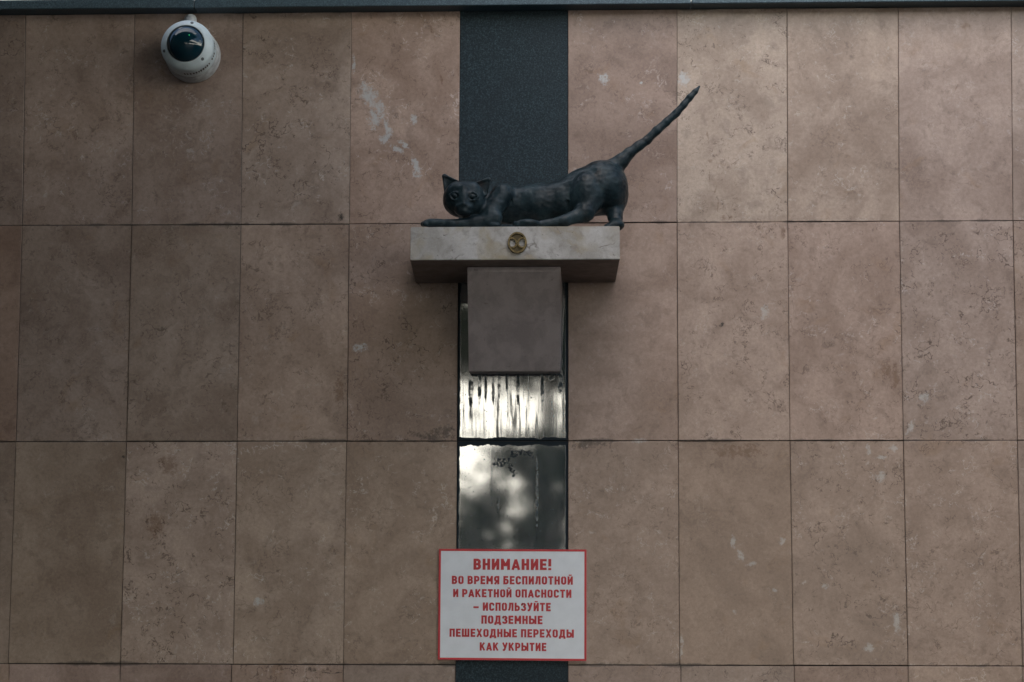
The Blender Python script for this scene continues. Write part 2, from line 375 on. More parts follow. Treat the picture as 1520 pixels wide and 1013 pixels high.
# ------------------------------------------------------------------ wall
ZT = Z0 + 1.803
rows = [(Z0+1.2, ZT), (Z0+.6, Z0+1.2), (Z0, Z0+.6), (Z0-.6, Z0), (Z0-1.2, Z0-.6), (.0, Z0-1.2)]
tones = {  # (column, row): stone colour of the slab relative to the mean; columns count out from the granite
 (-5, 0): (.84, .84, .86), (-4, 0): (.88, .88, .90), (-3, 0): (.90, .89, .90), (-2, 0): (.98, .99, .99), (-1, 0): (1.09, 1.04, 1.02),
 (1, 0): (.92, .88, .87), (2, 0): (1.12, 1.15, 1.13), (3, 0): (1.03, 1.03, 1.0), (4, 0): (1.00, .99, .99), (5, 0): (1.0, 1.0, 1.0),
 (-5, 1): (.86, .80, .77), (-4, 1): (.90, .90, .90), (-3, 1): (.90, .90, .88), (-2, 1): (.97, .95, .92), (-1, 1): (1.03, .99, .96),
 (1, 1): (1.04, 1.0, .98), (2, 1): (1.06, 1.04, 1.02), (3, 1): (1.03, .99, .97), (4, 1): (.96, .96, .97), (5, 1): (1.0, .98, .96),
 (-5, 2): (.84, .84, .82), (-4, 2): (.90, .90, .86), (-3, 2): (.97, .97, .96), (-2, 2): (1.02, 1.02, .98), (-1, 2): (1.0, .98, .92),
 (1, 2): (.98, .96, .93), (2, 2): (.93, .90, .85), (3, 2): (1.02, 1.0, .97), (4, 2): (.96, .94, .92), (5, 2): (.92, .92, .92),
 (-1, 3): (.9, .9, .9), (-2, 3): (.98, .94, .92), (1, 3): (.92, .9, .9), (2, 3): (1.0, 1.0, 1.0), (3, 3): (.84, .80, .78), (4, 3): (1.02, 1.0, .97)}
def slab_mesh(name, rects, mat, parent, place):
    """rects: (a0, a1, z0, z1, tone) in wall coordinates; place maps (a, out, z) to the world"""
    V, F, UV, T = [], [], [], []
    rs = random.Random(5)
    for a0, a1, z0, z1, tn, *tp in rects:
        g, ch = .0004+rs.random()*.0005, .0010; gz = .0006+rs.random()*.0010
        p = rs.uniform(-.0012, .0012); tx, tz = rs.uniform(-.0008, .0008), rs.uniform(-.0008, .0008)
        b = len(V)
        for inset, out in ((0, -.02), (0, p-ch*.8), (ch, p)):
            for a, z, u, v in ((a0+g+inset, z0+gz+inset, -1, -1), (a1-g-inset, z0+gz+inset, 1, -1), (a1-g-inset, z1-gz-inset, 1, 1), (a0+g+inset, z1-gz-inset, -1, 1)):
                o = out + (tx*u+tz*v if out > -.015 else 0)
                if tp and z > (z0+z1)/2: a += tp[0]-a0 if u < 0 else tp[1]-a1
                V.append(place(a, o, z)); UV.append((min(1, max(0, (a-a0)/(a1-a0))), (z-z0)/(z1-z0)))
        for k in (0, 4):
            for i in range(4):
                j = (i+1) % 4; F.append((b+k+i, b+k+j, b+k+4+j, b+k+4+i)); T.append(tn)
        F.append((b+8, b+9, b+10, b+11)); T.append(tn)
    me = bpy.data.meshes.new(name); me.from_pydata(V, [], F)
    uvl = me.uv_layers.new(name='UVMap')
    for l in me.loops: uvl.data[l.index].uv = UV[l.vertex_index]
    at_ = me.attributes.new('tone', 'FLOAT_COLOR', 'CORNER')
    for pl in me.polygons:
        for li in pl.loop_indices: at_.data[li].color = (*T[pl.index], 1)
    return link(name, me, mat, parent)
wall = empty('marble_wall', (0, 0, 0), 'tall wall of pinkish beige marble slabs with a black granite strip down its middle', 'wall')
# slight unevenness of the upright joints: (left edge of column, row) -> shift at the bottom, at the top
EDGE = {(-4, 0): (-.007, -.018), (-3, 0): (-.002, -.011), (-2, 0): (0, -.006), (-1, 0): (-.001, -.003), (2, 0): (-.002, .002), (3, 0): (-.001, .005),
        (4, 0): (.002, .011), (5, 0): (.009, .02), (-4, 1): (-.003, -.007), (-3, 1): (.001, -.002), (-2, 1): (.002, 0), (-1, 1): (.002, -.001),
        (2, 1): (-.003, -.002), (3, 1): (-.003, -.001), (4, 1): (0, .002), (5, 1): (.004, .009), (-4, 2): (-.003, -.003), (-2, 2): (.004, .002),
        (2, 2): (-.003, -.003), (3, 2): (-.002, -.003), (5, 2): (.001, .004), (-5, 0): (-.007, -.018), (6, 0): (.009, .02)}
rects = []
tr = random.Random(3)
for c in [-6, -5, -4, -3, -2, -1] + list(range(1, 12)):
    for r, (z0, z1) in enumerate(rows):
        k = tr.uniform(.9, 1.05); tn = tones.get((c, r), (k, k*tr.uniform(.96, 1.01), k*tr.uniform(.93, 1.01)))
        e_ = tr.uniform(.93, 1.07); tn = tuple((1+(q-1)*1.25)*e_ for q in tn)
        ex = lambda k_, top: (c*.3-.15 if k_ == 0 else c*.3+.15) + EDGE.get((c+k_, r), (0, 0))[top]
        rects.append((ex(0, 0), ex(1, 0), z0, z1, tn, ex(0, 1), ex(1, 1)))
slab_mesh('marble_cladding', rects, M['wall'], wall, lambda a, o, z: (a, -o, z))
bm = bmesh.new(); box(bm, -1.95, 3.45, .006, .3, 0, ZT); from_bm('wall_core', bm, M['grout'], wall)
def granite_panel(z0, z1, mat, label):
    o = slab_mesh('granite_panel', [(-.15, .15, z0, z1, (1, 1, 1))], mat, wall, lambda a, q, z: (a, -q+.002, z)); o['label'] = label
granite_panel(Z0+1.05, ZT, M['granite_rough'], 'dark blue grainy granite panel behind the cat')
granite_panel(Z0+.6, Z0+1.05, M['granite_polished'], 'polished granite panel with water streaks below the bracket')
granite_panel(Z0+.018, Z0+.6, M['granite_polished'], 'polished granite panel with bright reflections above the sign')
granite_panel(Z0-.6, Z0+.018, M['granite_rough'], 'dark granite panel below the sign')
bm = bmesh.new()
jx = [-2.0, -.885, .49, 1.87, 3.5]
for i, (a, b) in enumerate(zip(jx, jx[1:])):
    box(bm, a+.001, b-.001, -.052, .32, ZT, ZT+.0245+(.003 if i == 0 else 0), .002)
from_bm('coping', bm, M['coping'], wall)

# unseen side wall, added to darken the left of the marble wall
side = empty('added_side_wall', (-1.66, 0, 0), 'added dark granite clad side wall shading the left of the cat wall', 'wall')
HS = 4.2; CANX = -0.16
rects = []
for c in range(0, 20):
    for r in range(0, 7):
        k = tr.uniform(.9, 1.05); rects.append((c*.3+.004, c*.3+.304, r*.6, min(HS, r*.6+.6), (k, k, k)))
slab_mesh('granite_cladding', rects, M['granite_rough'], side, lambda a, o, z: (-1.66+o, -a, z))
bm = bmesh.new(); box(bm, -1.95, -1.668, -6.01, -.004, 0, HS-.002); from_bm('wall_core', bm, M['grout'], side)

side2 = empty('added_side_wall', (2.42, 0, 0), 'added dark granite clad side wall shading the right of the cat wall', 'wall')  # right side wall added out of view to block low light
rects = []
for c in range(0, 11):
    for r in range(0, 6):
        rects.append((c*.3+.004, c*.3+.304, r*.6, min(3.55, r*.6+.6), (1, 1, 1)))
slab_mesh('granite_cladding', rects, M['granite_rough'], side2, lambda a, o, z: (2.42-o, -a, z))
bm = bmesh.new(); box(bm, 2.428, 2.7, -3.31, -.004, 0, 3.548); from_bm('wall_core', bm, M['grout'], side2)

# concrete slab overhead, added out of view to darken the left of the wall
can = empty('added_canopy', (-1.66, 0, HS), 'added concrete slab overhead shading the left of the cat wall', 'added_canopy')
bm = bmesh.new(); box(bm, -5.0, CANX, -7.5, -.4, HS+.004, HS+.25, .01); from_bm('roof_slab', bm, M['concrete'], can)
bm = bmesh.new(); box(bm, CANX+.003, CANX+.06, -7.5, -.4, HS-.12, HS+.30, .006); from_bm('fascia', bm, M['coping'], can)

# flat roof added out of view to cut the low light from the front
und = empty('added_roof', (.5, -3.4, 4.05), 'added flat concrete roof that cuts front light on the cat wall', 'roof')
bm = bmesh.new(); box(bm, CANX+.07, 7.0, -10.2, -3.45, 4.16, 4.4, .01); from_bm('roof_slab', bm, M['concrete'], und)
bm = bmesh.new(); box(bm, CANX+.07, 7.0, -3.447, -3.39, 4.05, 4.45, .006); from_bm('fascia', bm, M['coping'], und)

# unseen wall behind the camera, added to stop front light reaching the left
back = empty('added_back_wall', (-2.9, -7.5, 0), 'added concrete wall cutting front light, facing the cat wall', 'wall')
bm = bmesh.new(); box(bm, -5.0, -.85, -7.8, -7.503, 0, HS-.13, .01); from_bm('added_wall_panel', bm, M['concrete'], back)

# ------------------------------------------------------------------ shelf
SZ0, SZ1, SD = Z0+1.034, Z0+1.122, .334
shelf = empty('stone_shelf', (0, 0, SZ0), 'pale marble shelf carrying the bronze cat on a grey wedge bracket', 'shelf')
bm = bmesh.new()
vs = box(bm, -.2655, .279, -SD, .0, SZ0, SZ1)
for v in vs:
    if v.co.y < -.1: v.co.x += .0115
bmesh.ops.bevel(bm, geom=list(bm.edges), offset=.0018, segments=2, affect='EDGES')
rs = random.Random(4)
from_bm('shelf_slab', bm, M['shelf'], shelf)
bm = bmesh.new()
bx0, bx1 = -.1105, .1345
z1, z0 = SZ0-.0015, Z0+.783
pts = [(.0, z1), (.245, z1), (.245, z1-.012), (.05, z0), (.0, z0)]
A = [bm.verts.new((bx0, -d, z)) for d, z in pts]; B = [bm.verts.new((bx1, -d, z)) for d, z in pts]
A[3].co.x = A[4].co.x = bx0-.006; B[3].co.x = B[4].co.x = bx1-.005
bm.faces.new(A); bm.faces.new(B[::-1])
for i in range(5): bm.faces.new((A[i], B[i], B[(i+1) % 5], A[(i+1) % 5]))
bmesh.ops.bevel(bm, geom=list(bm.edges), offset=.0016, segments=2, affect='EDGES')
from_bm('bracket', bm, M['bracket'], shelf)['label'] = 'grey marble wedge sloping back to the wall'

# emblem on the shelf's front: oval brass ring, two letters C back to back, a bow above and below
ec = at(768, 361, SD); k = 6.353/FPX
def oval(rx, rz, n=56): return [(rx*math.cos(2*math.pi*i/n), rz*math.sin(2*math.pi*i/n)) for i in range(n)]
def band(bm, pts, wdt, y0, y1, closed=False):
    """flat raised band of width wdt along pts (x, z), from y0 out to y1"""
    n = len(pts); L = []
    for i in range(n):
        p = pts[i]; a = pts[(i-1) % n] if closed or i else p; b = pts[(i+1) % n] if closed or i < n-1 else p
        t = Vector((b[0]-a[0], b[1]-a[1])).normalized(); nn = Vector((-t.y, t.x))*wdt/2
        L.append([bm.verts.new((p[0]+s*nn.x*q, y, p[1]+s*nn.y*q)) for s, y, q in ((1, y0, 1), (1, y1, .7), (-1, y1, .7), (-1, y0, 1))])
    for i in range(n if closed else n-1):
        a, b = L[i], L[(i+1) % n]
        for q in range(4): bm.faces.new((a[q], b[q], b[(q+1) % 4], a[(q+1) % 4]))
    if not closed:
        bm.faces.new(L[0]); bm.faces.new(L[-1][::-1])
bm = bmesh.new()
band(bm, [(ec.x+a*k, ec.z+b*k) for a, b in oval(13.0, 15.0)], 3.4*k, -SD+.001, -SD-.009, True)
for s in (-1, 1):
    arc = [(s*(7.6+6.4*math.cos(math.pi-th)), -.4+7.2*math.sin(th)) for th in [R(-118+236*i/20) for i in range(21)]]
    band(bm, [(ec.x+a*k, ec.z+b*k) for a, b in arc], 3.0*k, -SD+.001, -SD-.008-.0006*(s > 0))
ring = from_bm('emblem', bm, M['brass'], shelf); ring['label'] = 'oval brass emblem of two back to back letters C'
bm = bmesh.new()
for s in (1, -1):     # the two bows: lens shapes between ring and letters
    up_ = [(x, s*(13.2-.045*x*x)) for x in np.linspace(-8.3, 8.3, 13)]
    lo_ = [(x, s*(3.4 + .085*x*x)) for x in np.linspace(-7.6, 7.6, 13)]
    poly = up_ + lo_[::-1]
    top = [bm.verts.new((ec.x+a*k, -SD-.004, ec.z+b*k)) for a, b in poly]
    bot = [bm.verts.new((ec.x+a*k, -SD+.001, ec.z+b*k)) for a, b in poly]
    bm.faces.new(top)
    for i in range(len(poly)):
        j = (i+1) % len(poly); bm.faces.new((top[i], top[j], bot[j], bot[i]))
o = from_bm('bow', bm, M['brass_dark']); o.parent = ring; o.matrix_parent_inverse = ring.matrix_basis.inverted(); o.location = (0, 0, 0)
o.matrix_parent_inverse = Matrix.Identity(4); o.location = (0, 0, 0)

# ------------------------------------------------------------------ the bronze cat: smooth union of solids, one surface
SC = 6.48/FPX
VOX = .0018
lo = np.array(at(614, 350, .0)); lo = np.array([lo[0], -.345, SZ1-.035]); hi = np.array([at(1046, 350, .2)[0]+.01, -.06, at(760, 118, .2)[2]])
NX = np.ceil((hi-lo)/VOX).astype(int)
FLD = np.full(NX, 1.0, np.float32)
AX = [(lo[i]+VOX*np.arange(NX[i])).astype(np.float32) for i in range(3)]
def region(c0, c1, pad):
    a = np.maximum(((c0-pad-lo)/VOX).astype(int), 0); b = np.minimum(((c1+pad-lo)/VOX).astype(int)+2, NX)
    sl = tuple(slice(a[i], max(a[i]+1, b[i])) for i in range(3))
    return sl, AX[0][sl[0]][:, None, None], AX[1][sl[1]][None, :, None], AX[2][sl[2]][None, None, :]
def combine(sl, d, kk, cut):
    f = FLD[sl]
    if cut:
        h = np.clip(.5-.5*(d+f)/kk, 0, 1); FLD[sl] = f*(1-h)-d*h+kk*h*(1-h)
    else:
        h = np.clip(.5+.5*(d-f)/kk, 0, 1); FLD[sl] = d*(1-h)+f*h-kk*h*(1-h)
def ell(px, py, d, rx, rz, ry, kk=8, cut=False, ang=0.0, tip=0.0):
    """ellipsoid at a photo point d out from the wall; radii in photo pixels; ang turns it in the picture plane, tip about X"""
    c = np.array(at(px, py, d)); r = np.array([rx, ry, rz])*SC; m = r.max()
    sl, X, Y, Z = region(c-m, c+m, kk*SC+.006); X, Y, Z = X-c[0], Y-c[1], Z-c[2]
    ca, sa = math.cos(ang), math.sin(ang)
    X, Z = X*ca+Z*sa, -X*sa+Z*ca
    if tip:
        ct, st = math.cos(tip), math.sin(tip); Y, Z = Y*ct+Z*st, -Y*st+Z*ct
    k0 = np.sqrt((X/r[0])**2+(Y/r[1])**2+(Z/r[2])**2); k1 = np.sqrt((X/r[0]**2)**2+(Y/r[1]**2)**2+(Z/r[2]**2)**2)
    combine(sl, k0*(k0-1)/(k1+1e-9), kk*SC, cut)
def cap(p, q, r0, r1, kk=8, cut=False):
    a, b = np.array(at(*p)), np.array(at(*q)); r0, r1 = r0*SC, r1*SC; m = max(r0, r1)
    sl, X, Y, Z = region(np.minimum(a, b)-m, np.maximum(a, b)+m, kk*SC+.006)
    ab = b-a; t = np.clip(((X-a[0])*ab[0]+(Y-a[1])*ab[1]+(Z-a[2])*ab[2])/(ab@ab), 0, 1)
    d = np.sqrt((X-a[0]-t*ab[0])**2+(Y-a[1]-t*ab[1])**2+(Z-a[2]-t*ab[2])**2)-(r0+t*(r1-r0))
    combine(sl, d, kk*SC, cut)
def chain(pts, kk=6):
    for a, b in zip(pts, pts[1:]): cap(a[:3], b[:3], a[3], b[3], kk)
def tri(a, b, c, thick, kk=3, cut=False):
    P = [np.array(at(*q)) for q in (a, b, c)]
    sl, X, Y, Z = region(np.min(P, 0), np.max(P, 0), (thick+kk)*SC+.006)
    p = np.stack(np.broadcast_arrays(X, Y, Z), -1).astype(np.float64)
    A, B, C = P; n = np.cross(B-A, A-C)
    def e(q0, q1):
        v = q1-q0; w_ = p-q0; t = np.clip((w_@v)/(v@v), 0, 1); return ((w_-t[..., None]*v)**2).sum(-1)
    s = np.sign((p-A)@np.cross(B-A, n))+np.sign((p-B)@np.cross(C-B, n))+np.sign((p-C)@np.cross(A-C, n))
    d2 = np.where(np.abs(s) < 2, np.minimum(np.minimum(e(A, B), e(B, C)), e(C, A)), ((p-A)@n)**2/(n@n))
    combine(sl, (np.sqrt(d2)-thick*SC).astype(np.float32), kk*SC, cut)
# trunk
chain([(750, 305, .20, 29), (800, 305, .20, 30.5), (838, 301, .195, 32)], 10)
chain([(838, 301, .195, 32), (866, 288, .19, 35), (893, 277, .19, 40)], 12)
ell(899, 291, .175, 32, 29, 34, 10)
# near shoulder and folded near foreleg
cap((746, 289, .245), (727, 318, .265), 17, 15, 5)
ell(716, 316, .245, 25, 17, 20, 8)
cap((728, 303, .16), (715, 303, .20), 17, 20, 8)                    # neck behind the head
chain([(735, 324, .275, 11), (705, 331, .285, 9.5), (668, 333, .30, 6.5), (650, 331, .305, 6.3)], 6)
ell(640, 331.5, .308, 13, 6.6, 9, 4)
for dx, dd in ((-9, .312), (-11, .304), (-8, .320)): ell(640+dx, 333, dd, 5, 4.2, 3.4, 1.5)
ell(733, 335, .28, 11, 5, 9, 2)                                      # tucked far paw
# near hind leg: thigh, shank lying on the shelf, long foot
ell(868, 289, .235, 25, 36, 22, 2, ang=-.25)
cap((884, 283, .22), (868, 314, .255), 24, 15, 9)
chain([(868, 317, .262, 13), (838, 328, .285, 8), (805, 333, .30, 5.5)], 6)
ell(783, 332, .306, 19, 6.6, 9, 4)
for dx, dd in ((-15, .314), (-17, .306), (-13, .298)): ell(783+dx, 332.5, dd, 5.5, 4.6, 3.6, 1.2)
# far hind leg standing at the end of the shelf
chain([(912, 300, .17, 18), (913, 322, .205, 10), (915, 333, .222, 9)], 8)
ell(914, 335, .23, 13, 8.5, 13, 5)
cap((913, 336, .235), (902, 339, .245), 7, 7, 4); cap((908, 342, .23), (905, 344, .23), 6, 6, 4)
# tail
chain([(908, 252, .19, 17), (922, 240, .188, 11.5), (934, 228, .186, 8.6), (947, 218, .184, 7.4), (961, 208, .182, 6.6), (975, 194, .18, 6.4), (990, 181, .178, 5.9),
       (1004, 168, .176, 5.9), (1015, 156, .174, 5.1), (1024, 145, .172, 5.0), (1032, 136, .17, 3.9), (1038, 128.5, .168, 1.7)], 3)
# head
ell(688.5, 295, .268, 31.5, 26.5, 27, 6)
ell(689, 304, .272, 28, 18.5, 25, 8)
cap((676, 283, .285), (703, 283, .285), 11, 11, 8)                   # brow
for ex, ez, w_, sl_ in ((674.8, 291.6, 6.6, -.22), (701, 292.4, 7.8, .02)):
    ell(ex, ez, .3165, w_+1.6, 5.6, 7.5, 1.6, cut=True, ang=sl_)
    ell(ex, ez, .3055, w_-.6, 4.5, 6.4, .4, ang=sl_)
    ca_, sa_ = math.cos(sl_), -math.sin(sl_)
    up_ = [(-w_-1.5, -.3), (-w_*.5, -5.3), (w_*.2, -6.4), (w_*.75, -4.4), (w_+1.5, .8)]
    dn_ = [(-w_-.8, .9), (-w_*.45, 5.2), (w_*.3, 5.6), (w_+.8, 1.5)]
    for pl_, rr, dd in ((up_, 1.4, .3135), (dn_, 1.5, .3140)):
        q = [(ex+x*ca_-z*sa_, ez+x*sa_+z*ca_, dd-.0022*abs(x)/w_) for x, z in pl_]
        for u, v in zip(q, q[1:]): cap(u, v, rr, rr, 1.6)
cap((688.5, 282, .3045), (688, 300, .3145), 6.0, 6.0, 7)               # bridge of the nose
ell(688, 303.5, .319, 5.6, 3.6, 4.6, 1.5)
ell(683, 308, .3085, 8.0, 6.0, 8, 4); ell(693.5, 308, .3085, 8.0, 6.0, 8, 4)
ell(688, 315, .303, 12, 6.0, 11, 4)
cap((679, 313.2, .3215), (688, 310.6, .327), 1.3, 1.3, 1, True); cap((697, 313.2, .3215), (688, 310.6, .327), 1.3, 1.3, 1, True)
cap((688, 305, .3275), (688, 310, .3275), .9, .9, .8, True)
# ears, hollow to the front
for base0, base1, tip_ in (((662.5, 287), (681, 272), (659.5, 262)), ((705.5, 273.5), (720, 289), (725.8, 267))):
    mid = ((base0[0]+base1[0])/2, (base0[1]+base1[1])/2)
    tri((*base0, .268), (*base1, .268), (*tip_, .262), 2.6, 3)
    tri((*base0, .256), (*base1, .256), (*tip_, .257), 3.2, 4)
    cap((mid[0], mid[1]+2, .252), (mid[0]*.4+tip_[0]*.6, mid[1]*.4+tip_[1]*.6, .252), 9, 3.5, 5)
    inn = [((q[0]*.62+(mid[0]*.5+tip_[0]*.5)*.38), (q[1]*.62+(mid[1]*.5+tip_[1]*.5)*.38), .2735) for q in (base0, base1, tip_)]
    tri(*inn, 5.5, 1.5, True)
# crease in front of the thigh and behind the shoulder
chain_c = [(847, 270, .222), (844, 280, .240), (842.5, 290, .249), (842.5, 300, .252), (843, 310, .2495), (845, 318, .243)]
for a, b in zip(chain_c, chain_c[1:]): cap(a, b, 1.3, 1.3, 2.0, True)
chain_c = [(758, 282, .2375), (759, 290, .2485), (758.5, 300, .2535), (757, 310, .2535), (754, 318, .2505)]
for a, b in zip(chain_c, chain_c[1:]): cap(a, b, 1.3, 1.3, 2.5, True)
# hammered, uneven modelling
X, Y, Z = AX[0][:, None, None], AX[1][None, :, None], AX[2][None, None, :]
near = np.abs(FLD) < .012
ix = np.nonzero(near); x, y, z = AX[0][ix[0]], AX[1][ix[1]], AX[2][ix[2]]
rs = np.random.RandomState(2); nz = np.zeros_like(x)
for fq, am in ((95, .0001), (170, .00012), (300, .00014), (430, .00014)):
    for q in range(5):
        v = rs.normal(size=3); v /= np.linalg.norm(v)
        nz += am*np.sin(fq*(v[0]*x+v[1]*y+v[2]*z)+rs.uniform(0, 6.28))*np.sin(fq*.61*(v[1]*x-v[0]*z+v[2]*y)+rs.uniform(0, 6.28))
FLD[ix] += nz.astype(np.float32)
def surface_nets(f):
    s = f < 0; nx, ny, nz = f.shape
    n = np.zeros((nx-1, ny-1, nz-1), np.uint8)
    for i in (0, 1):
        for j in (0, 1):
            for k_ in (0, 1): n += s[i:nx-1+i, j:ny-1+j, k_:nz-1+k_]
    act = np.nonzero((n > 0) & (n < 8)); cnt = len(act[0])
    idx = np.full(n.shape, -1, np.int32); idx[act] = np.arange(cnt)
    acc = np.zeros((cnt, 3)); num = np.zeros(cnt); base = np.array(act).T
    cor = [(i, j, k_) for i in (0, 1) for j in (0, 1) for k_ in (0, 1)]
    for a in range(8):
        for b in range(a+1, 8):
            ca, cb = np.array(cor[a]), np.array(cor[b])
            if np.abs(ca-cb).sum() != 1: continue
            fa = f[tuple((base+ca).T)]; fb = f[tuple((base+cb).T)]; m = (fa < 0) != (fb < 0)
            t = np.where(m, fa/(fa-fb+1e-20), 0)
            acc[m] += (ca+t[:, None]*(cb-ca))[m]; num[m] += 1
    V = base+acc/num[:, None]
    Q = []
    for ax in range(3):
        o1, o2 = [(1, 2), (2, 0), (0, 1)][ax]
        a = np.take(s, range(0, f.shape[ax]-1), ax); b = np.take(s, range(1, f.shape[ax]), ax)
        e = np.array(np.nonzero(a != b)).T
        fl = a[tuple(e.T)]
        ok = (e[:, o1] > 0) & (e[:, o2] > 0) & (e[:, o1] < f.shape[o1]-1) & (e[:, o2] < f.shape[o2]-1)
        e, fl = e[ok], fl[ok]
        d1 = np.zeros(3, int); d1[o1] = 1; d2 = np.zeros(3, int); d2[o2] = 1
        q = np.stack([idx[tuple((e-d1-d2).T)], idx[tuple((e-d2).T)], idx[tuple(e.T)], idx[tuple((e-d1).T)]], 1)
        q[~fl] = q[~fl][:, ::-1]
        Q.append(q)
    return V, np.concatenate(Q)
V, Q = surface_nets(FLD)
V = V*VOX+lo
me = bpy.data.meshes.new('bronze_cat')
me.vertices.add(len(V)); me.vertices.foreach_set('co', V.astype(np.float32).ravel())
me.loops.add(Q.size); me.loops.foreach_set('vertex_index', Q.astype(np.int32).ravel())
me.polygons.add(len(Q)); me.polygons.foreach_set('loop_start', np.arange(0, Q.size, 4, dtype=np.int32))
me.update(calc_edges=True); me.validate()
cat = link('cat_statue', me, M['bronze'], None, True)
tag(cat, 'dark bronze cat statue crouching on the marble shelf with its tail raised', 'statue')
del FLD

# ------------------------------------------------------------------ sign
c0, c1, c2, c3 = at(651.6, 815, .008), at(870.6, 816, .008), at(870.5, 981.5, .008), at(650, 979.5, .008)
sign = empty('warning_sign', ((c2+c3)/2)[:], 'white notice with red border and red Cyrillic warning below the cat', 'sign')
def sp(u, v, out=0.0):            # u right, v down, both 0..1 across the sign
    p = (c0*(1-u)+c1*u)*(1-v)+(c3*(1-u)+c2*u)*v
    return Vector((p.x, -.008-out, p.z))
def sheet(bm, quad, y_back):
    f = [bm.verts.new(q) for q in quad]; b = [bm.verts.new((q.x, y_back, q.z)) for q in quad]
    bm.faces.new(f)
    for i in range(4):
        j = (i+1) % 4; bm.faces.new((f[i], b[i], b[j], f[j]))
bm = bmesh.new(); sheet(bm, [sp(0, 0), sp(1, 0), sp(1, 1), sp(0, 1)], -.0022); from_bm('panel', bm, M['sign_white'], sign)
bm = bmesh.new()
bu, bv = 3.1/219, 3.1/165
o_ = [(0, 0), (1, 0), (1, 1), (0, 1)]; i_ = [(bu, bv), (1-bu, bv), (1-bu, 1-bv), (bu, 1-bv)]
for a in range(4):
    b = (a+1) % 4; bm.faces.new([bm.verts.new(sp(*q, .0004)) for q in (o_[a], o_[b], i_[b], i_[a])])
from_bm('border', bm, M['sign_red_edge'], sign)
